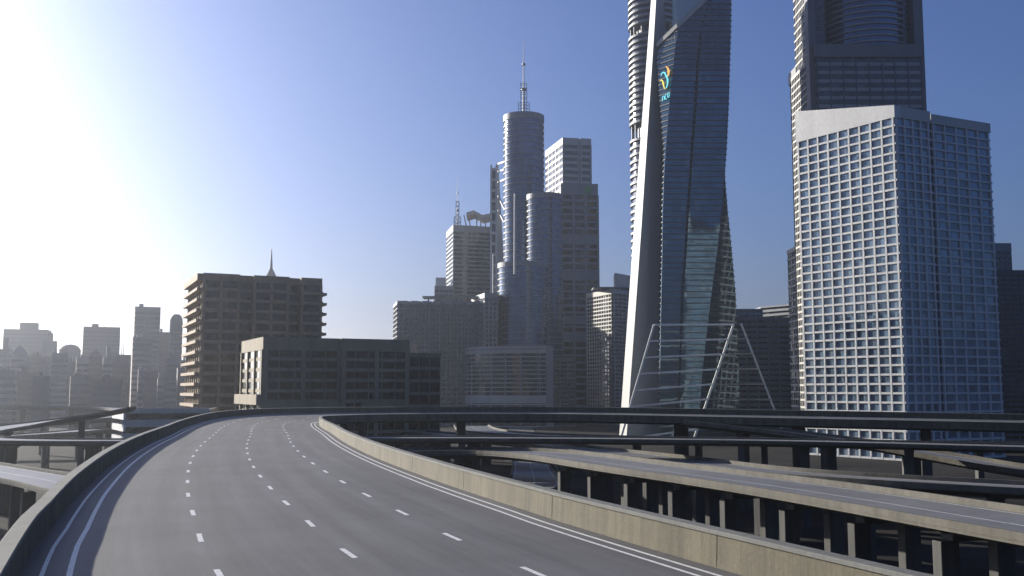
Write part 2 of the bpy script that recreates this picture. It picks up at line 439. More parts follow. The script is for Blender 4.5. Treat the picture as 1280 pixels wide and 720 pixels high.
# ---------------------------------------------------------------- building generator
def floors(root, poly, z0, z1, n, slab='grey', glass='glass', slab_h=.9, out=.35, mull=0, mw=.25, md=.3, mullmat=None, parapet=1.4, roof=True, par_out=None, names=('floor_slab', 'window_band', 'mullion')):
    """n storeys: every storey a slab and a band of windows, full-height mullions, a parapet and a roof"""
    fh = (z1 - z0) / n
    o0 = parent_origin(root)
    zb = MB().prism(offset(poly, out), 0, slab_h); zw = MB().prism(poly, slab_h - .02, fh + .02, caps=False)
    me = {}
    for key, mb, mt in (('s', zb, slab), ('w', zw, glass)):
        q = bpy.data.meshes.new(names[0] if key == 's' else names[1])
        q.from_pydata([(x - o0.x, y - o0.y, z) for x, y, z in mb.v], [], mb.f); q.update(); q.materials.append(M[mt] if isinstance(mt, str) else mt); me[key] = q
    for k in range(n):
        for key, nm in (('s', names[0]), ('w', names[1])):
            o = link(nm, me[key], root); o.location = (0, 0, z0 + k * fh - o0.z)
    if mull:
        m = len(poly); pts = []
        for i in range(m):
            a, b = Vector(poly[i][:2]), Vector(poly[(i + 1) % m][:2]); L = (b - a).length
            if L < .6: continue
            d = (b - a) / L; nn = Vector((d.y, -d.x)); cnt = max(1, round(L / mull))
            for j in range(cnt + (0 if cnt > 1 else 0)):
                pts.append((a + d * (L * (j + (.5 if m > 16 else 0)) / cnt), d, nn))
            if m <= 16: pts.append((b, d, nn))
        pts.sort(key=lambda t: t[0].y)
        for c, d, nn in pts[:100]:
            q = [c - d * mw / 2 - nn * .1, c - d * mw / 2 + nn * md, c + d * mw / 2 + nn * md, c + d * mw / 2 - nn * .1]
            q = [tuple(v) for v in q]
            if (Vector(q[1]) - Vector(q[0])).cross(Vector(q[2]) - Vector(q[1])) < 0: q = q[::-1]
            MB().prism(q, z0, z1 + .01).build(names[2], M[mullmat or slab], root)
    po = out + .05 if par_out is None else par_out
    if parapet:
        outer, inner = offset(poly, po), offset(poly, po - .5)
        n_ = len(poly); vs = []; fs = []
        for ring, z in ((outer, z1), (outer, z1 + parapet), (inner, z1 + parapet), (inner, z1)):
            vs += [(p[0], p[1], z) for p in ring]
        for k in range(4):
            for i in range(n_):
                a, b = k * n_ + i, k * n_ + (i + 1) % n_; c = ((k + 1) % 4) * n_
                fs.append((a, b, c + (i + 1) % n_, c + i))
        MB().add(vs, fs).build('parapet', M[slab] if isinstance(slab, str) else slab, root)
    if roof:
        MB().prism(offset(poly, po - .2), z1 - .05, z1 + .3).build('roof', M['roof'], root)
    return root
def roof_unit(root, cx, cy, z, w, d, h, mat='dgrey'):
    o = MB().box(cx - w / 2, cx + w / 2, cy - d / 2, cy + d / 2, z, z + h).build('roof_unit', M[mat], root, .05)
    return o
def antenna(root, x, y, z0, z1, r=.5, cage=None):
    c = z0 + (z1 - z0) * .38
    MB().tube((x, y, z0), (x, y, c), r * .9, r * .7).tube((x, y, c), (x, y, z1), r * .55, r * .12).build('mast', M['mast'], root)
    for f, s in ((.38, 1.9), (.68, 1.2)):
        zz = z0 + (z1 - z0) * f
        MB().tube((x, y, zz), (x, y, zz + 1.1), r * s, r * s).build('mast_collar', M['mast'], root)
    if cage:
        for (w, a, b) in cage:
            fr = MB()
            zz = z0 + a
            for sx, sy in ((1, 1), (1, -1), (-1, 1), (-1, -1)):
                fr.beam((x + sx * w, y + sy * w, z0), (x + sx * w, y + sy * w, z0 + b), .35)
            k = int(b / 3.2)
            for j in range(1, k + 1):
                zz = z0 + b * j / k
                for p, q in (((-w, -w), (w, -w)), ((w, -w), (w, w)), ((w, w), (-w, w)), ((-w, w), (-w, -w))):
                    fr.beam((x + p[0], y + p[1], zz), (x + q[0], y + q[1], zz), .3)
            fr.build('mast_lattice', M['mast'], root)

# ---------------------------------------------------------------- tan slab building behind the bend
Yb = 300
c0 = (xa(253, Yb), Yb); fd = Vector((.905, .42)).normalized(); bd = Vector((-fd.y, fd.x))
def pl(u, v): q = Vector(c0) + fd * u + bd * v; return (q.x, q.y)
plan = [pl(0, 0), pl(10.2, 0), pl(10.2, 2.6), pl(15.2, 2.6), pl(15.2, .4), pl(25.5, .4), pl(25.5, 3.4), pl(30, 3.4), pl(30, .6), pl(36, .6), pl(36, 34), pl(0, 34)]
ztop = za(341, Yb)
b = thing('apartment_block', (c0[0], c0[1], 0), 'tall tan block of twelve storeys with jutting concrete floor slabs', 'building')
nfl = 17
fh = (ztop - 2.2) / nfl
floors(b, plan, 0, ztop - 2.2, nfl, 'tan', 'brown', 1.05, .7, 5.1, .95, .3, 'tan', 2.2, True, .35)
# balconies jutting from the sunny side and at the far corner
for k in range(1, nfl):
    z = k * fh
    MB().prism([pl(-2.0, .2), pl(-.73, .2), pl(-.73, 34), pl(-2.0, 34)], z + .1, z + 1.0).build('balcony', M['tan'], b)
    MB().prism([pl(36.73, 1.2), pl(38.2, 1.2), pl(38.2, 14), pl(36.73, 14)], z + .1, z + .9).build('balcony', M['tan'], b)
MB().prism([pl(-2.0, .2), pl(-.37, .2), pl(-.37, 34), pl(-2.0, 34)], ztop - 2.2, ztop - .2).build('balcony', M['tan'], b)
roof_unit(b, *pl(20, 18), ztop - 1.9, 9, 7, 2.6, 'tan')

# ---------------------------------------------------------------- low ochre office block
Yl = 240
c0 = (xa(330, Yl), Yl); fd = Vector((.898, .44)).normalized(); bd = Vector((-fd.y, fd.x))
zt = za(421, Yl)
b = thing('office_block', (c0[0], c0[1], 0), 'low ochre office block with sunlit louvred end in front of the tan block', 'building')
plan = [pl(0, 0), pl(19, 0), pl(19, -1.2), pl(36.5, -1.2), pl(36.5, 26), pl(0, 26)]
n = 12; f2 = (zt - 3.1) / n
floors(b, plan, 0, zt - 3.1, n, 'lowtan', 'brown', .85, .12, 3.6, .28, .05, 'lowtan', 3.1, True, .2)
for u, v in ((0, -.3), (9.2, -.3), (18.2, -.35), (19, -1.55), (27.5, -1.55), (35.6, -1.55)):
    MB().prism([pl(u, v), pl(u + 1.1, v), pl(u + 1.1, v + 1), pl(u, v + 1)], 0, zt - 3.0).build('column', M['lowtan'], b)
for v in (0, 8.4, 16.8, 25):
    MB().prism([pl(-.45, v), pl(-.05, v), pl(-.05, v + .9), pl(-.45, v + .9)], 0, zt - 3.0).build('column', M['lowtan'], b)
MB().prism([pl(-1.6, -.6), pl(-.47, -.6), pl(-.47, 27), pl(-1.6, 27)], 17.5, 20.0).build('canopy', M['lowtan'], b, .05)
MB().prism([pl(-.2, -.35), pl(36.2, -1.62), pl(36.2, -1.4), pl(-.2, -.14)], 14.5, 18.2).build('spandrel', M['lowtan'], b)
roof_unit(b, *pl(10, 12), zt - 2.8, 6, 5, 3.2, 'lowtan')
b = thing('office_block', (xa(512, 262), 262, 0), 'small dark stepped office block at the shaded end of the ochre block', 'building')
d_ = Vector((.93, .36))
floors(b, box_plan((xa(511, 262), 262), d_, 8.6, 18), 0, za(441, 262) - 1.2, 9, 'lowtan', 'brown', .9, .12, 2.9, .3, .05, 'lowtan', 1.2)

# parking deck at the edge of the bend with white louvred end
b = thing('parking_deck', (-88, 240, 0), 'grey parking deck with white louvred end beyond the outer barrier', 'building')
floors(b, box_plan((xa(158, 232), 232), (.97, .22), 19, 24), 0, za(512, 232) - .9, 5, 'cream', 'glass', 1.7, .2, 0, parapet=.9)
for k in range(6):
    a = at(158, 540 - k * 5.6, 231); q = at(143.5, 540 - k * 5.6, 246)
    MB().beam((a.x - .35, a.y, 1.5 + k * 2.7), (q.x - .35, q.y, 1.5 + k * 2.7), .5, 1.5).build('louvre', M['white'], b)

# ---------------------------------------------------------------- cluster of glass cylinders
Yc = 640
cl = thing('cylinder_tower', (xa(652, Yc), Yc, 0), 'tall blue glass tower of stepped cylinders topped by an antenna', 'tower')
def cyl(px0, px1, ytop, y, nf, slab='cyl', glass='bglass', seg=48, slab_h=.7, out=.5, mull=0, z0=0.0, par=3.0, root=cl):
    r = (px1 - px0) / 2 / FPX * y / CP; cx = xa((px0 + px1) / 2, y); zt = za(ytop, y - r)
    floors(root, circle(cx, y, r, seg), z0, zt - par, nf, slab, glass, slab_h, out, mull, .16, .12, 'dgrey', par)
    return cx, y, r, zt
cx, cy, r, zt = cyl(630, 680, 139, Yc, 50, mull=5.6, par=4.0)
zs = za(48, Yc)
antenna(cl, cx, cy, zt - 4, zs, 1.05, [(3.6, 0, 12.5), (2.0, 0, 26)])
cyl(659.5, 703.5, 240, Yc - 18, 37, mull=5.6, par=3.4)
cx, cy, r, zt = cyl(623, 684, 326, Yc - 34, 26, slab='cyl', mull=5.6, par=3)
for px, y0, y1, yy in ((643.5, 242, 326, Yc - 60), (616.5, 318, 405, Yc - 13)):
    x = xa(px, yy)
    MB().tube((x, yy, za(y1, yy) - 8), (x, yy, za(y0, yy)), .75, .5).build('mast', M['white'], cl)
cyl(607.5, 623, 405, Yc - 13, 20, slab='cream', glass='glass', seg=28, slab_h=1.3, par=4)
# podium: curved front with a heavy frame
Yp = Yc - 62
pr = thing('podium_block', (xa(640, Yp), Yp, 0), 'round-fronted podium block with pale frame at the foot of the cylinder tower', 'building')
r = 30; cxp = xa(627, Yp); x1 = xa(689, Yp)
arc = [(x1 - 8 + 43 * math.cos(t), Yp + 30 + 31.5 * math.sin(t)) for t in [R(180) + R(90) * i / 14 for i in range(15)]]
plan = arc + [(x1, Yp - 1.5), (x1, Yp + 44), (x1 - 51, Yp + 44)]
zt = za(430, Yp - 5)
floors(pr, plan, 0, zt - 5, 17, 'white', 'glass', .5, .6, 0, parapet=1.0)
for i in (0, 2, 4, 6, 8, 10, 12, 14):
    a = plan[i]; MB().prism(circle(a[0], a[1] - .3, .4, 10), 0, zt - 5).build('post', M['grey'], pr)
for k in range(1, 2):
    q = Vector(plan[14]).lerp(Vector(plan[15]), k / 6); MB().prism(circle(q.x, q.y - .3, .4, 10), 0, zt - 5).build('post', M['grey'], pr)
for yy in (437, 500):
    z = za(yy, Yp - 4)
    MB().prism(offset(plan, .75), z - 2.0, z + 2.2).build('cornice', M['cream'], pr)
MB().prism([(x1 - 3.2, Yp - 2.6), (x1 + .9, Yp - 2.6), (x1 + .9, Yp + 5), (x1 - 3.2, Yp + 5)], 0, za(433, Yp)).build('frame', M['grey'], pr)
MB().prism(offset(plan, 1.2), zt - 3.0, zt - 2.3).build('roof_slab', M['grey'], pr)
wing = [(x1 + 1, Yp + 2), (xa(719, Yp), Yp + 4), (xa(719, Yp), Yp + 32), (x1 + 1, Yp + 32)]
floors(pr, wing, 0, za(447, Yp) - 2, 15, 'dgrey', 'glass', .9, .2, 4.2, .7, .15, 'dgrey', 2)

# grey tower with a lit shoulder and green emblem
Yg = 700
g_ = thing('office_tower', (xa(715, Yg), Yg, 0), 'pale grey slab tower in two steps with green emblem behind the cylinder tower', 'tower')
pu = [(xa(705, Yg), Yg), (xa(725, Yg), Yg + 2), (xa(725, Yg), Yg + 5), (xa(728, Yg), Yg + 5), (xa(728, Yg), Yg + 2), (xa(741, Yg), Yg + 3.5), (xa(741, Yg) + 2, Yg + 36), (xa(683, Yg + 40), Yg + 40)]
ztp = za(172, Yg)
floors(g_, pu, 0, ztp - 5, 42, 'cream', 'glass', 1.9, .3, 9, 1.0, .25, 'cream', 5)
pls = [(xa(702.5, Yg - 16), Yg - 16), (xa(749, Yg - 16), Yg - 13), (xa(749, Yg - 16) + 1, Yg - .8), (xa(702.5, Yg - 16), Yg - .8)]
zl = za(229, Yg - 16)
floors(g_, pls, 0, zl - 8, 32, 'grey', 'glass', 1.6, .3, 8.5, 1.6, .35, 'grey', 8, True)
for yy in (300, 345, 400, 420):
    z = za(yy, Yg - 16)
    MB().prism(offset(pls, .75), z - 3, z + 3).build('spandrel', M['grey'], g_)
green = plain('green_sign', (.03, .30, .05), .4)
ex = at(735.5, 236.5, Yg - 17); k = .54
lf = [Vector((.2, 0)), Vector((2.2, 1.2)), Vector((2.7, 4.4)), Vector((1.2, 6.6)), Vector((-1.4, 7.2)), Vector((-.4, 5)), Vector((-2.6, 5.6)), Vector((-3.2, 3)), Vector((-1.8, .8))]
em = MB().loft([[(ex.x + p.x * .75, ex.y + dy, ex.z + (p.y - 3.6) * .75) for p in lf] for dy in (0, .4)])
em.build('emblem', green, g_)

# dark square tower with canopy crown and antenna
Yd = 720
d_ = thing('office_tower', (xa(590, Yd), Yd, 0), 'dark square tower with slanted roof canopy and thin antenna', 'tower')
pd = [(xa(566, Yd), Yd), (xa(619, Yd), Yd + 10), (xa(619, Yd), Yd + 46), (xa(557.5, Yd + 34), Yd + 34)]
zt = za(281, Yd)
floors(d_, pd, 0, zt - 5, 44, 'grey', 'glass', 1.0, .25, 7.2, .35, .2, 'dgrey', 5)
antenna(d_, xa(571, Yd + 6), Yd + 6, zt - 4.8, za(219, Yd + 6), .55, [(2.4, 0, 11.5), (1.1, 0, 23)])
can = [(583, 268), (592, 265), (603, 271), (617, 268)]
top = [at(px, py, Yd + 6) for px, py in can]
MB().loft([[(p.x, p.y, p.z + 1.4), (p.x, p.y, p.z - 1.4), (p.x, p.y + 22, p.z - 1.4), (p.x, p.y + 22, p.z + 1.4)] for p in top]).build('roof_canopy', M['cream'], d_)
for px, py in ((585, 269), (590, 269), (596, 270), (601, 272), (607, 271), (613, 270)):
    p = at(px, py, Yd + 8)
    MB().beam((p.x, p.y, zt - 4.8), (p.x - (3 if px < 592 else 0), p.y, p.z), .9).build('strut', M['cream'], d_)
st_ = [(xa(543, Yd - 12), Yd - 12), (xa(566, Yd - 12), Yd - 10), (xa(566, Yd - 12), Yd - .8), (xa(543, Yd), Yd - .8)]
floors(d_, st_, 0, za(357, Yd - 12) - 3, 30, 'grey', 'glass', 1.2, .2, 3.4, .4, .15, 'grey', 3)
p = at(550, 352, Yd + 4)
MB().prism([(p.x - 3.2, p.y), (p.x + 4, p.y), (p.x + 4, p.y + 8), (p.x - 3.2, p.y + 8)], p.z - 10, p.z + 3).build('roof_unit', M['white'], d_)

# white fin tower with ladder-like top, tied to the cylinder
Yf = 690
f_ = thing('fin_tower', (xa(620, Yf), Yf, 0), 'slim white fin tower with ladder-like slot tied to the cylinder tower', 'tower')
zf, zb = za(206, Yf), 0
for a, b_ in ((612.4, 614.6), (619.0, 621.5)):
    MB().box(xa(a, Yf), xa(b_, Yf), Yf, Yf + 7, 0, zf).build('fin', M['white'], f_)
MB().box(xa(614.6, Yf) + .01, xa(619, Yf) - .01, Yf + 2.6, Yf + 6, 0, zf - 2).build('window_band', M['glass'], f_)
for k in range(34):
    z = zf - 3 - k * 7.6
    if z > 4: MB().box(xa(614.6, Yf) + .02, xa(619, Yf) - .02, Yf + .4, Yf + 2.5, z - 1, z + 1).build('crossbar', M['white'], f_)
wd = []
for px0, px1, py in ((620.5, 622.5, 204), (620.5, 625.5, 250), (620, 629, 310), (619.5, 633, 420)):
    z = za(py, Yf + 12)
    wd.append([(xa(px0, Yf + 12), Yf + 10, z), (xa(px1, Yf + 12), Yf + 12, z), (xa(px1, Yf + 12), Yf + 16, z), (xa(px0, Yf + 12), Yf + 16, z)])
wd = wd[::-1]; wd.insert(0, [(x, y, 0) for x, y, z in wd[0]])
MB().loft(wd).build('buttress', M['cream'], f_)
for py0, py1, px1 in ((205, 201, 634), (214.5, 211, 634), (228, 223, 634), (244, 268, 634), (262, 285, 634)):
    a, q = at(622.5, py0, Yf + 12), at(px1, py1, Yc + 6)
    MB().beam(a, q, 1.1).build('tie_beam', M['steel'], f_)

# dark fluted wide block and its neighbours at the foot of the cluster
Yw = 600
w_ = thing('office_block', (xa(548, Yw), Yw, 0), 'wide dark fluted block with thin roof canopies beside the podium', 'building')
pw = [(xa(496.5, Yw), Yw)]
nbay = 8
for i in range(nbay):
    a, q = 498 + (606 - 498) * i / nbay, 498 + (606 - 498) * (i + 1) / nbay
    pw += [(xa(a + 2, Yw), Yw + .5 * i), (xa(q - 3.5, Yw), Yw + .5 * i), (xa(q - 3.2, Yw), Yw + 2.2 + .5 * i), (xa(q + .8, Yw), Yw + 2.2 + .5 * i)]
pw += [(xa(608, Yw), Yw + 45), (xa(491.5, Yw + 30), Yw + 30)]
floors(w_, pw, 0, za(376, Yw) - 2, 26, 'grey', 'glass', .7, .2, 6.0, .5, .3, 'grey', 2)
for px0, px1, py in ((528, 556, 371), (551, 578, 370.5), (578, 604, 371)):
    a = at(px0, py, Yw + 4); q = at(px1, py, Yw + 4)
    MB().box(a.x, q.x, a.y, a.y + 12, a.z - .5, a.z + .5).build('roof_canopy', M['grey'], w_)
    MB().box(a.x + 3, a.x + 4, a.y + 2, a.y + 3, a.z - 4, a.z - .5).build('strut', M['grey'], w_)
    MB().box(q.x - 4, q.x - 3, q.y + 2, q.y + 3, a.z - 4, a.z - .5).build('strut', M['grey'], w_)
w2 = thing('office_block', (xa(605, Yw - 10), Yw - 10, 0), 'narrow pale-topped block squeezed between the fluted block and the cylinder tower', 'building')
floors(w2, [(xa(606, Yw - 10), Yw - 10), (xa(621, Yw - 10), Yw - 9), (xa(621, Yw), Yw + 20), (xa(590, Yw + 25), Yw + 20)], 0, za(366, Yw - 10) - 3, 28, 'grey', 'glass', .8, .25, 2.8, .4, .2, 'cream', 3)

# tower with lit balcony stack beside the twisted tower
Yk = 610
k_ = thing('apartment_tower', (xa(760, Yk), Yk, 0), 'sunlit balcony tower with flat canopy roof and white wedge behind the white spine', 'tower')
pk = [(xa(768, Yk), Yk), (xa(800, Yk), Yk + 14), (xa(800, Yk), Yk + 46), (xa(734.5, Yk + 32), Yk + 32)]
zt = za(361, Yk)
floors(k_, pk, 0, zt - 3, 33, 'cream', 'glass', .8, .5, 3.3, .45, .45, 'cream', 3)
a = at(752, 359.5, Yk + 8)
MB().box(a.x - 5, a.x + 22, a.y, a.y + 16, a.z - .4, a.z + .5).build('roof_canopy', M['grey'], k_)
p0, p1 = at(769, 358, Yk + 20), at(790, 358, Yk + 20); h0, h1 = za(341, Yk + 20), za(345, Yk + 20)
MB().loft([[(p0.x, p0.y, p0.z - 4), (p0.x + .1, p0.y + 10, p0.z - 4), (p0.x + .1, p0.y + 10, h0), (p0.x, p0.y, h0)][::-1],
           [(p1.x, p1.y, p1.z - 4), (p1.x, p1.y + 10, p1.z - 4), (p1.x, p1.y + 10, h1), (p1.x, p1.y, h1)][::-1]]).build('roof_wedge', M['white'], k_)

# ---------------------------------------------------------------- twisted tower
Yt = 430
T = thing('twisted_tower', (xa(860, Yt), Yt, 0), 'twisting dark glass skyscraper leaning on a tapering white spine', 'skyscraper')
LV = [(549, 825, 825, 847, 872, 925.5), (460, 825, 825, 850, 879, 923.5), (364, 827, 827, 853, 890, 919.5), (314, 828, 828, 857, 897, 915), (260, 828.5, 828.8, 860, 903, 909.5), (218, 830, 830.4, 863, 905.0, 906.0),
      (187, 831, 832.5, 865, 907.5, 908.3), (130, 826.5, 837, 869.5, 910.2, 911), (100, 824, 840, 871, 911, 911.8), (58, 820.5, 844.5, 874, 912.2, 913), (33, 846, 848, 876.5, 913, 913.8), (0, 881, 882, 888, 913.6, 914.4), (-22, 905, 906, 908.5, 914, 914.8)]
def sect(py):
    py = max(min(py, 549), -22)
    for a, b_ in zip(LV, LV[1:]):
        if b_[0] <= py <= a[0]:
            t = (a[0] - py) / (a[0] - b_[0]); r = [p + (q - p) * t for p, q in zip(a, b_)]; break
    _, L, Mx, F, K, Rr = r
    pxm = Yt / FPX / CP
    X = lambda px, y: xa(px, y, py)
    yL = Yt + max(0, (Mx - L)) * pxm * 1.1; yR = Yt + max(0, Rr - K) * pxm * 1.1
    hw = max(.6, min(1.6, (K - Mx) * .06))
    if py < 58: hw = min(hw, .8)
    nd_ = 3.0 if py > 40 else 1.0
    return [(X(L, yL) - .15, yL + .3), (X(Mx, Yt), Yt), (X(F - hw, Yt), Yt), (X(F - hw * .7, Yt + nd_), Yt + nd_), (X(F + hw * .7, Yt + nd_), Yt + nd_), (X(F + hw, Yt), Yt), (X(K, Yt) - .1, Yt + .2), (X(Rr, yR), yR + .2), (X(Rr, yR) - 1, Yt + 34), (X(max(L, 832), Yt) + 1, Yt + 34)]
def py_of(z):                          # picture row of a height on the tower's front
    lo, hi = -200., 560.
    for _ in range(40):
        m = (lo + hi) / 2
        if za(m, Yt) > z: lo = m
        else: hi = m
    return (lo + hi) / 2
z0, z1 = 0., za(-22, Yt); nt_ = 80; fh = (z1 - z0) / nt_
def grow(P, d):
    return offset(P, d)
for k in range(nt_):
    a, b_ = z0 + k * fh, z0 + (k + 1) * fh
    A, B = sect(py_of(a)), sect(py_of(b_))
    MB().loft([[(x, y, a + .3) for x, y in A], [(x, y, b_ + .02) for x, y in B]], caps=False).build('window_band', M['tglass'], T)
    MB().prism(grow(A, .34), a, a + .40).build('floor_slab', M['slate'], T)
# lattice face under the slanted crown and coping along it
cr = [(821, 57, 10), (847, 32, .6), (882, -1, 0), (906, -24, 0)]
P = [at(px, py, Yt + dy - .6) for px, py, dy in cr]
for a, b_ in zip(P, P[1:]):
    MB().beam(a, b_, 1.0, 1.9).build('crown_coping', M['cream'], T)
for k in range(7):
    px = 823 + 3.4 * k; yy = Yt + 9.1 - 1.28 * k
    a, q = at(px, 62 - 3.2 * k, yy - .5), at(px + 3, 150 - 3 * k, yy + .5)
    MB().beam(a, q, .3).build('mullion', M['dgrey'], T)
for k in range(21):                    # vertical glazing bars above the waist
    t = (k + .5) / 21
    px0 = 850 + t * 60; px1 = 846 + t * 60
    top_py = max(6, 33 - (px0 - 848) * .97 + 4)
    a, q = at(px0, top_py, Yt - .35), at(px0 - 1.5, 88, Yt - .35)
    MB().beam(a, q, .16).build('mullion', M['dgrey'], T)
scr = [at(841, 36, Yt + 8), at(848, 30, Yt + 6), at(882, -3, Yt + 5), at(890, -30, Yt + 5), at(840, -30, Yt + 8)]
MB().loft([[(p.x, p.y + dy, p.z) for p in scr] for dy in (0, .3)]).build('crown_screen', M['screen'], T)
# spine
M['spine'] = concrete('spine_cladding', (.40, .395, .38), .08, .5, .12, .12, 0)
SPN = [(549, 774, 783, 838), (280, 792, 802, 838), (187, 798.5, 808, 838), (58, 808, 816.5, 834), (0, 812, 820, 829.5), (-70, 817, 825, 836)]
rings = []
for py, a, b_, c in SPN:
    z = za(py, Yt + 8) if py < 549 else 0
    rings.append([(xa(a, Yt + 28, py), Yt + 28, z), (xa(b_, Yt + 9, py), Yt + 9, z), (xa(c, Yt + 14, py), Yt + 14, z), (xa(c, Yt + 14, py) + .2, Yt + 28, z)])
MB().loft(rings).build('spine', M['spine'], T)
# emblem and lettering high on the lattice face
def ribbon(pts, wds, name, mat, dy):
    path = [Vector((p[0], 0, p[1])) for p in pts]
    n = len(path); L = []; Rr = []
    for i in range(n):
        d = (path[min(i + 1, n - 1)] - path[max(i - 1, 0)]).normalized(); nn = Vector((-d.z, 0, d.x)) * wds[i]
        L.append(path[i] + nn); Rr.append(path[i] - nn)
    def W(p, o):
        a = sect(p.z); M_, L_ = (a[1][0] / a[1][1]), (a[0][0] / a[0][1]); u = at(p.x, p.z, 1.0).x
        (lx, ly), (mx, my) = a[0], a[1]
        den = (mx - lx) - u * (my - ly); t = max(-.3, min(1.3, (u * ly - lx) / den)) if abs(den) > .2 else .5
        return at(p.x, p.z, ly + t * (my - ly) - dy + o)
    mb = MB(); k = [(W(L[i], 0), W(Rr[i], 0), W(Rr[i], .5), W(L[i], .5)) for i in range(n)]
    mb.loft(k); mb.build(name, mat, T)
def lit_sign(name, col):
    m = plain(name, col, .35); p = m.node_tree.nodes['Principled BSDF']
    p.inputs['Emission Color'].default_value = (*col, 1); p.inputs['Emission Strength'].default_value = .45; return m
cy_ = lit_sign('cyan_sign', (.10, .60, .66)); ye = lit_sign('yellow_sign', (.78, .66, .08)); og = lit_sign('orange_sign', (.85, .42, .06))
def smooth(pts):
    return [(p.x, p.y) for p in spline([(a, b_, 0) for a, b_ in pts], .6)]
for pts, w0, nm, mt in (
    ([(832.2, 83.2), (834.5, 85), (835.6, 89), (835.4, 93), (834.3, 95.3)], 1.15, 'emblem_flame', og),
    ([(826.0, 95.0), (827.5, 91.5), (830.3, 90.6), (832.2, 94), (834.2, 98.5), (834.4, 104), (833.2, 108.5), (832.0, 110.5)], 1.0, 'emblem_swoosh', cy_),
    ([(824.5, 101.8), (826.6, 99.9), (828.4, 102), (829.2, 106), (830.2, 109.5), (831.6, 111.6)], .8, 'emblem_curl', ye)):
    P = smooth(pts); n = len(P)
    ribbon(P, [w0 * (.35 + .75 * math.sin(math.pi * (i + .6) / (n + .2))) for i in range(n)], nm, mt, 1.6)
for pts in ([(828.0, 126.5), (828.2, 121.2), (829.6, 120.0), (830.4, 121.4), (830.6, 125.2)], [(833.0, 117.6), (831.6, 118.6), (831.4, 123.0), (832.4, 124.2), (833.4, 123.2)], [(834.4, 116.4), (834.5, 121.0), (835.4, 121.6), (836.3, 120.2), (836.2, 115.0)]):
    P = smooth(pts); ribbon(P, [.42] * len(P), 'sign_letter', cy_, 1.6)
# steel frame round its foot
A0, A1 = at(817.5, 406, 404), at(779.5, 536, 404); B0, B1 = at(917, 405.5, 404), at(876, 524, 404); C0, C1 = at(926, 404, 440), at(973, 525, 440)
for a, q in ((A0, A1), (B0, B1), (C0, C1)):
    d = (q - a).normalized(); q = q + d * (q.z / -d.z)
    MB().beam(a, q, .8, .8).build('frame_leg', M['steel'], T)
MB().beam(A0, B0, .75, .75).build('crossbar', M['steel'], T)
for k in range(1, 8):
    t = k * .158
    MB().beam(A0.lerp(A1, t), B0.lerp(B1, t), .68, .68).build('crossbar', M['steel'], T)
    MB().beam(B0.lerp(B1, t), C0.lerp(C1, t), .5, .5).build('crossbar', M['mast'], T)

# ---------------------------------------------------------------- curved balcony tower behind the spine
Yu = 520
u_ = thing('apartment_tower', (xa(818, Yu), Yu, 0), 'round balcony tower with open sky decks half hidden by the white spine', 'tower')
r = 33 / FPX * Yu; cxu = xa(818, Yu, 100)
segs = [(0, za(180, Yu), 40), (za(158, Yu), za(52, Yu), 14), (za(37, Yu), za(-60, Yu), 13)]
for i, (a, b_, n) in enumerate(segs):
    floors(u_, circle(cxu, Yu, r - 1.2, 40), a, b_, n, 'grey', 'glass', 1.25, 1.0, 0, parapet=1.2)
for a, b_ in ((segs[0][1], segs[1][0]), (segs[1][1], segs[2][0])):
    MB().prism(circle(cxu, Yu, r - 4.5, 32), a, b_, True).build('recess_wall', M['slate'], u_)
    for k in range(14):
        t = 2 * math.pi * k / 14
        MB().prism(circle(cxu + (r - 1.6) * math.cos(t), Yu + (r - 1.6) * math.sin(t), .5, 8), a, b_ + .02).build('column', M['grey'], u_)

# ---------------------------------------------------------------- white grid tower
c0 = Vector((xa(1118, 300, 150), 300)); fl = Vector((xa(997.5, 331, 165), 331)); fr = Vector((xa(1236, 318, 155), 318))
dl, dr = (fl - c0), (fr - c0); Ll, Lr = dl.length, dr.length; dl.normalize(); dr.normalize()
def wp(u, v): q = c0 + dr * u + dl * v; return (q.x, q.y)
W_ = thing('grid_tower', (c0.x, c0.y, 0), 'white gridded tower with slanted blank parapet, its long side blazing in sunlight', 'tower')
plan = [wp(0, 0), wp(14.2, 0), wp(14.2, 2.0), wp(16.2, 2.0), wp(16.2, .5), wp(Lr, .5), wp(Lr, Ll), wp(0, Ll)]
zg = za(147, 300)
M['wglass'] = glazing('sky_blue_window_glass', (.14, .20, .26), (2.2, 2.2, 3.4), .07, 1.55, (.24, .29, .33), .1, .014, .2)
floors(W_, plan, 0, zg, 37, 'white', 'wglass', .62, .45, 0, parapet=0, roof=False)
def fin(u, v, w, along):
    d = dl if along == 'l' else dr
    q = Vector(wp(u, v)); nrm = (-dr if along == 'l' else -dl)
    pts = [q - d * w / 2 - nrm * .1, q + d * w / 2 - nrm * .1, q + d * w / 2 + nrm * .5, q - d * w / 2 + nrm * .5]
    if (pts[1] - pts[0]).cross(pts[2] - pts[1]) < 0: pts = pts[::-1]
    MB().prism([tuple(p) for p in pts], 0, zg).build('mullion', M['white'], W_)
for i in range(10): fin(0, .3 + (Ll - .6) * i / 9, .6, 'l')
for u in (0.35, 3.7, 7.1, 10.5, 13.8): fin(u, 0, .62, 'r')
for i in range(6): fin(16.7 + (Lr - 17.1) * i / 5, .5, .62, 'r')
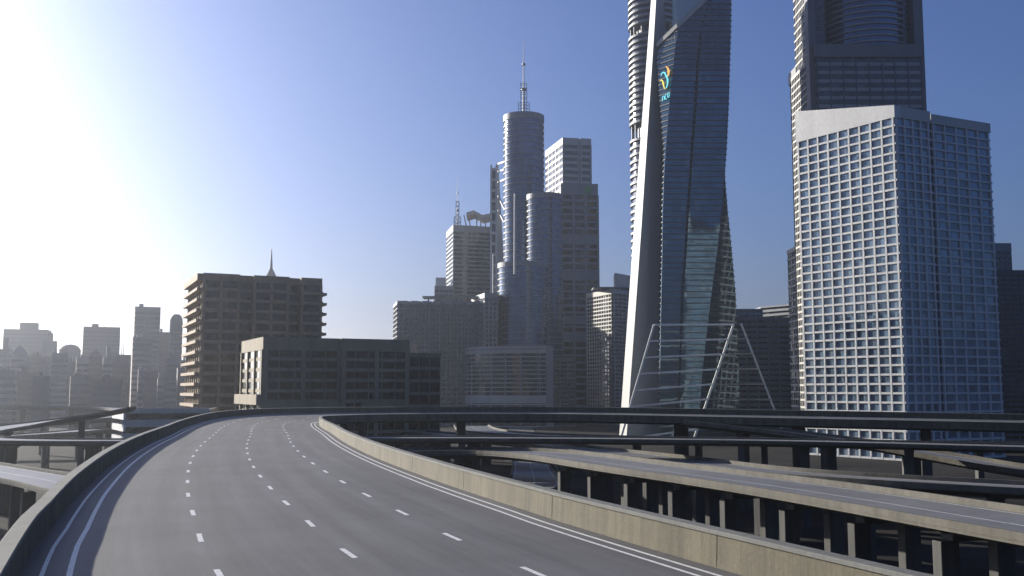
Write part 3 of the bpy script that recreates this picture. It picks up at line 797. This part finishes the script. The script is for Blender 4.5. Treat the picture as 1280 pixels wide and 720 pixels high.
# parapet: rises towards the far end of the sunny side
def pt(u, v, z, o=.5):
    q = Vector(wp(u, v)); return (q.x, q.y, z)
zc, zf2 = za(132, 300), za(139, 331)
o = .56
MB().loft([[pt(-o, -o, zg), pt(2, -o, zg), pt(2, -o, zc), pt(-o, -o, zc)], [pt(-o, Ll + o, zg), pt(2, Ll + o, zg), pt(2, Ll + o, zf2), pt(-o, Ll + o, zf2)]]).build('parapet', M['white'], W_)
MB().prism([wp(2.003, -o), wp(14.7, -o), wp(14.7, 2.5), wp(2.003, 2.5)], zg, zc - .2).build('parapet', M['cream'], W_)
MB().prism([wp(15.7, -.06), wp(Lr + .6, -.06), wp(Lr + .6, Ll), wp(15.7, Ll)], zg, zc - .7).build('parapet', M['cream'], W_)
MB().prism([wp(2.003, 2.503), wp(15.69, 2.503), wp(15.69, Ll), wp(2.003, Ll)], zg, zg + 2).build('roof', M['roof'], W_)

# ---------------------------------------------------------------- dark tower behind the white one
Yz = 425
D = thing('skyscraper', (xa(1080, Yz), Yz, 0), 'huge dark skyscraper with a round shaft between fins, behind the white gridded tower', 'skyscraper')
def rect(a, b_, y0, y1, py=70): return [(xa(a, y0, py), y0), (xa(b_, y0, py), y0), (xa(b_, y0, py), y1), (xa(a, y0, py), y1)]
floors(D, rect(1003, 1012, 450, 474, 304), 0, za(304, 450) - 2, 26, 'cream', 'glass', .9, .4, 3, .4, .2, 'cream', 2)
floors(D, rect(1008, 1017, 427, 450), 0, za(78, 427) - 1.5, 50, 'cream', 'glass', .85, .4, 2.6, .45, .3, 'cream', 1.5)
floors(D, rect(1009.6, 1016, 429, 447), za(78, 427) + .35, za(-60, 436), 14, 'cream', 'glass', .85, .4, 2.4, .4, .2, 'cream', 2)
MB().box(xa(1011.5, 422, 70), xa(1020, 422, 70), 422, 426.4, 0, za(-60, 422)).build('fin', M['dgrey'], D)
floors(D, rect(1020.6, 1150, 420, 460), 0, za(72, 420), 44, 'grey', 'glass', 1.5, .3, 5.6, .5, .35, 'slate', 0)
MB().prism(rect(1019, 1154, 419, 461), za(72, 420), za(56, 420)).build('shoulder', M['dgrey'], D)
cxz = xa(1079, 440, 20)
floors(D, circle(cxz, 440, 19.6, 56), za(56, 420) - 1, za(-60, 420), 16, 'grey', 'bglass', .8, .7, 0, parapet=2)
for px0, px1 in ((1020.5, 1032), (1125, 1134)):
    floors(D, rect(px0, px1, 424, 446), za(56, 420) + .05, za(-60, 424), 14, 'dgrey', 'glass', .9, .2, 2.2, .3, .2, 'dgrey', 1)
MB().loft([[(x, y, 0) for x, y in rect(1156, 1165, 421, 440, 304)], [(x, y, za(-60, 421)) for x, y in rect(1140, 1152, 421, 440, -20)]]).build('fin', M['dgrey'], D)

# towers at the far edge of the picture
e1 = thing('office_tower', (xa(1252, 470), 470, 0), 'pale grey gridded tower rising behind the white tower beside a black tower', 'tower')
floors(e1, rect(1225, 1265, 470, 500, 350), 0, za(304, 470) - 4, 32, 'grey', 'glass', 1.1, .3, 2.6, .5, .3, 'grey', 4)
e2 = thing('office_tower', (xa(1290, 380), 380, 0), 'almost black tower with jutting top slab at the edge beside the white tower', 'tower')
floors(e2, rect(1246, 1330, 380, 420, 350), 0, za(345, 380), 34, 'slate', 'glass', .9, .3, 3, .35, .2, 'slate', 0)
MB().prism(rect(1244, 1332, 379, 421, 350), za(345, 380), za(338, 380)).build('roof_slab', M['slate'], e2)
# blocks in the gap between the twisted tower and the dark skyscraper
e3 = thing('office_block', (xa(950, 560), 560, 0), 'dark banded block in the gap behind the steel frame', 'building')
floors(e3, rect(918, 1012, 560, 590, 350), 0, za(401, 560), 20, 'dgrey', 'glass', 2.0, .3, 6, .8, .2, 'dgrey', 2)
e4 = thing('office_block', (xa(960, 660), 660, 0), 'pale ribbed block peeping over the dark banded block', 'building')
floors(e4, rect(905, 952, 660, 690, 350), 0, za(386, 660) - 1, 26, 'grey', 'glass', 1.2, .3, 4, .6, .2, 'grey', 1)
e5 = thing('office_block', (xa(990, 680), 680, 0), 'grey ribbed block with slanted roof edge over the dark banded block', 'building')
floors(e5, [(xa(952.5, 690), 690), (xa(1004, 660), 660), (xa(1004, 660), 720), (xa(952.5, 690), 720)], 0, za(382, 680) - 1, 26, 'grey', 'glass', 1.6, .4, 0, parapet=1)

# ---------------------------------------------------------------- hazy city
def city(px0, px1, ytop, y, label, mat=0, turn=22, nf=14, kind='city_tower', cap=None, slab_h=.5, depth=None):
    x0, x1 = xa(px0, y), xa(px1, y); wd = x1 - x0
    t = R(turn); ct, s_ = math.cos(t), math.sin(t)
    dp = depth or wd * .7
    ww = max(3, (wd - dp * .0 - dp * s_ * .8) / ct) if turn else wd
    zt = za(ytop, y)
    c = (x0 + dp * s_ * .8, y)
    root = thing(kind, (c[0], c[1], 0), label, 'building', 'towers of the hazy city')
    poly = box_plan(c, (ct, s_), ww, dp)
    MB().prism(poly, 0, zt).build('wall', FAR[mat], root)
    fh = (zt - 4) / nf
    zw = MB().prism(offset(poly, .05), 0, fh * .45, caps=False)
    me = bpy.data.meshes.new('window_band'); me.from_pydata([(x - c[0], yy - c[1], z) for x, yy, z in zw.v], [], zw.f); me.update(); me.materials.append(M['farglass'])
    for k in range(nf):
        o = link('window_band', me, root); o.location = (0, 0, 2 + k * fh)
    q = Vector(poly[0]) + (Vector(poly[2]) - Vector(poly[0])) * .5
    if cap == 'box':
        MB().prism(box_plan(q - Vector((ct, s_)) * ww * .2, (ct, s_), ww * .4, dp * .4), zt, zt + 7).build('roof_unit', FAR[mat], root)
    elif cap is None:
        f = random.uniform(.15, .4)
        MB().prism(box_plan(Vector(poly[0]).lerp(Vector(poly[2]), f), (ct, s_), ww * random.uniform(.15, .35), dp * .3), zt - .05, zt + random.uniform(1.5, 3.5)).build('roof_unit', FAR[mat], root)
        if random.random() < .5:
            m_ = Vector(poly[0]).lerp(Vector(poly[2]), .6); MB().tube((m_.x, m_.y, zt), (m_.x, m_.y, zt + random.uniform(6, 13)), .3, .12, 6).build('mast', M['mast'], root)
    elif cap == 'dome':
        rr = wd * .42
        MB().loft([[(q.x + rr * math.cos(e) * math.cos(2 * math.pi * i / 16), q.y + rr * math.cos(e) * math.sin(2 * math.pi * i / 16), zt + rr * .55 * math.sin(e)) for i in range(16)] for e in (0, .4, .8, 1.2, 1.5)]).build('roof', FAR[mat], root)
    elif cap == 'round':
        MB().loft([[(p[0], p[1], zt) for p in poly]] + [[(q.x + (p[0] - q.x) * f, q.y + (p[1] - q.y) * f, zt + h) for p in poly] for f, h in ((.95, 3), (.75, 5.5), (.4, 7))]).build('roof', FAR[mat], root)
    elif cap == 'pyramid':
        MB().loft([[(p[0], p[1], zt) for p in poly], [(q.x + (p[0] - q.x) * .05, q.y + (p[1] - q.y) * .05, zt + wd * .5) for p in poly]]).build('roof', FAR[mat], root)
    return root
M['farglass'] = plain('far_window_glass', (.085, .08, .083), .6)
CITY = [
    (-6, 52, 411, 900, 'broad brownish hazy block with a small roof box, nearest the sun glare', 2, 'box'),
    (50, 69, 426, 860, 'small hazy tower with a narrow cap between the broad block and the dome', 3, 'box'),
    (70, 97, 436, 820, 'hazy block under a low dome roof', 2, 'dome'),
    (92, 143, 408, 840, 'wide dark hazy slab standing alone above the lower city', 2, None),
    (127, 161, 443, 700, 'low dark hazy block between the wide slab and the tallest city tower', 3, None),
    (159, 195, 383, 760, 'tallest hazy city tower, plain slab with a flat top', 1, None),
    (194, 211, 415, 800, 'plain dark hazy tower wedged behind the round-topped one', 3, None),
    (209, 226, 404, 740, 'slim hazy tower with a rounded top', 0, 'round'),
    (225, 236, 450, 800, 'short hazy tower partly hidden by the tan block', 3, None),
    (160, 187, 421, 640, 'pale ribbed hazy tower in front of the tallest city tower', 1, None),
    (-4, 12, 436, 640, 'pale hazy tower with stepped top at the edge of the glare', 1, 'box'),
    (11, 32, 441, 600, 'pale narrow hazy tower with a crown, beside the edge tower', 1, 'pyramid'),
    (29, 61, 445, 660, 'dark hazy slab behind the pale narrow crowned tower', 2, None),
    (60, 83, 441, 590, 'light gridded hazy tower standing in front of the dome', 1, None),
    (82, 96, 452, 650, 'dark narrow hazy block beside the light gridded tower', 3, None),
    (93, 110, 447, 610, 'pale ribbed hazy tower below the wide dark slab', 1, None),
    (108, 127, 446, 630, 'brown hazy tower with a pyramid cap below the wide dark slab', 2, 'pyramid'),
    (127, 141, 447, 600, 'pale slender hazy tower with a roof box below the wide slab', 1, 'box'),
    (140, 160, 449, 620, 'ribbed brown hazy block next to the foot of the tallest city tower', 2, None),
    (173, 180, 462, 540, 'tiny pale hazy clock-tower-like shaft before the tallest city tower', 1, 'pyramid'),
    (180, 197, 464, 580, 'low brown hazy block beside the pale shaft', 2, None),
    (197, 206, 473, 560, 'lowest pale hazy block before the dark tower', 1, None),
    (205, 222, 447, 600, 'pale twin-ribbed hazy tower before the rounded tower', 1, None),
    (220, 236, 460, 560, 'dark hazy block touching the edge of the tan block', 3, None),
    (-8, 18, 462, 500, 'low pale hazy block at the edge in front of the stepped tower', 1, None),
    (16, 40, 466, 520, 'low brown hazy block with flat roof under the crowned tower', 2, None),
    (40, 62, 470, 490, 'low dark hazy block under the dark slab', 3, None),
    (84, 112, 470, 520, 'long low hazy block behind the far flyover', 0, None),
    (112, 150, 474, 500, 'long low brown hazy block behind the far flyover', 2, None),
]
for i, (a, b_, yt, y, lab, mt, cap) in enumerate(CITY):
    city(a, b_, yt, y, lab, mt, 18 + (i * 7) % 14, max(6, min(34, int((za(yt, y)) / 3.7))), cap=cap)
# slender spire behind the tan block
sp = thing('spire', (xa(337, 900), 900, 0), 'hazy needle spire rising behind the tan block', 'spire')
x = xa(337, 900)
MB().tube((x, 900, 0), (x, 900, za(347, 900)), 7, 7, 16).build('shaft', FAR[3], sp)
MB().tube((x, 900, za(347, 900)), (x, 900, za(336, 900)), 5.5, 1.3, 16).tube((x, 900, za(336, 900)), (x, 900, za(311, 900)), 1.3, .25, 10).build('needle', FAR[3], sp)

# ---------------------------------------------------------------- hazy air
hm = bpy.data.materials.new('haze'); hm.use_nodes = True; nt = hm.node_tree; nt.nodes.clear()
out = nt.nodes.new('ShaderNodeOutputMaterial'); pv = nt.nodes.new('ShaderNodeVolumePrincipled')
pv.inputs['Color'].default_value = (.84, .90, 1.0, 1); pv.inputs['Density'].default_value = .00014; pv.inputs['Anisotropy'].default_value = .74
nt.links.new(pv.outputs[0], out.inputs['Volume'])
hz = MB().box(-6100, 6100, -3100, 9100, -1, 300).build('haze', hm)
tag(hz, 'thin bluish haze over the whole city', 'haze', kind='stuff')

# ---------------------------------------------------------------- light, sky, camera
w = bpy.data.worlds.new('World'); S.world = w; w.use_nodes = True
nt = w.node_tree; sky = nt.nodes.new('ShaderNodeTexSky'); sky.sky_type = 'NISHITA'; sky.sun_disc = False
sky.sun_elevation = SUN_EL; sky.sun_rotation = SUN_AZ; sky.air_density = 1.0; sky.dust_density = 3.0; sky.ozone_density = 6
tint = nt.nodes.new('ShaderNodeMix'); tint.data_type = 'RGBA'; tint.blend_type = 'MULTIPLY'; tint.inputs[0].default_value = 1; tint.inputs[7].default_value = (.98, .97, 1.21, 1)
nt.links.new(sky.outputs[0], tint.inputs[6]); nt.links.new(tint.outputs[2], nt.nodes['Background'].inputs[0]); nt.nodes['Background'].inputs[1].default_value = .06
sd = bpy.data.lights.new('sun', 'SUN'); sd.energy = 5.0; sd.angle = R(.6); sd.color = (1, .935, .82)
so = bpy.data.objects.new('sun', sd); COL.objects.link(so)
d = Vector((math.sin(SUN_AZ) * math.cos(SUN_EL), math.cos(SUN_AZ) * math.cos(SUN_EL), math.sin(SUN_EL)))
so.rotation_euler = d.to_track_quat('Z', 'Y').to_euler(); so.location = d * 500

cam = bpy.data.cameras.new('camera'); cam.sensor_width = 36; cam.lens = 36 * FPX / 1280; cam.clip_end = 20000; cam.clip_start = .1
co = bpy.data.objects.new('camera', cam); COL.objects.link(co); co.location = (0, 0, EYE); co.rotation_euler = (R(90) + PITCH, 0, 0)
S.camera = co
vs = S.view_settings; vs.view_transform = 'Standard'; vs.look = 'None'; vs.exposure = 0.85; vs.gamma = 1; vs.use_curve_mapping = False
cy = S.cycles
cy.max_bounces = 5; cy.diffuse_bounces = 2; cy.glossy_bounces = 3; cy.volume_bounces = 0; cy.transmission_bounces = 2
cy.use_denoising = True
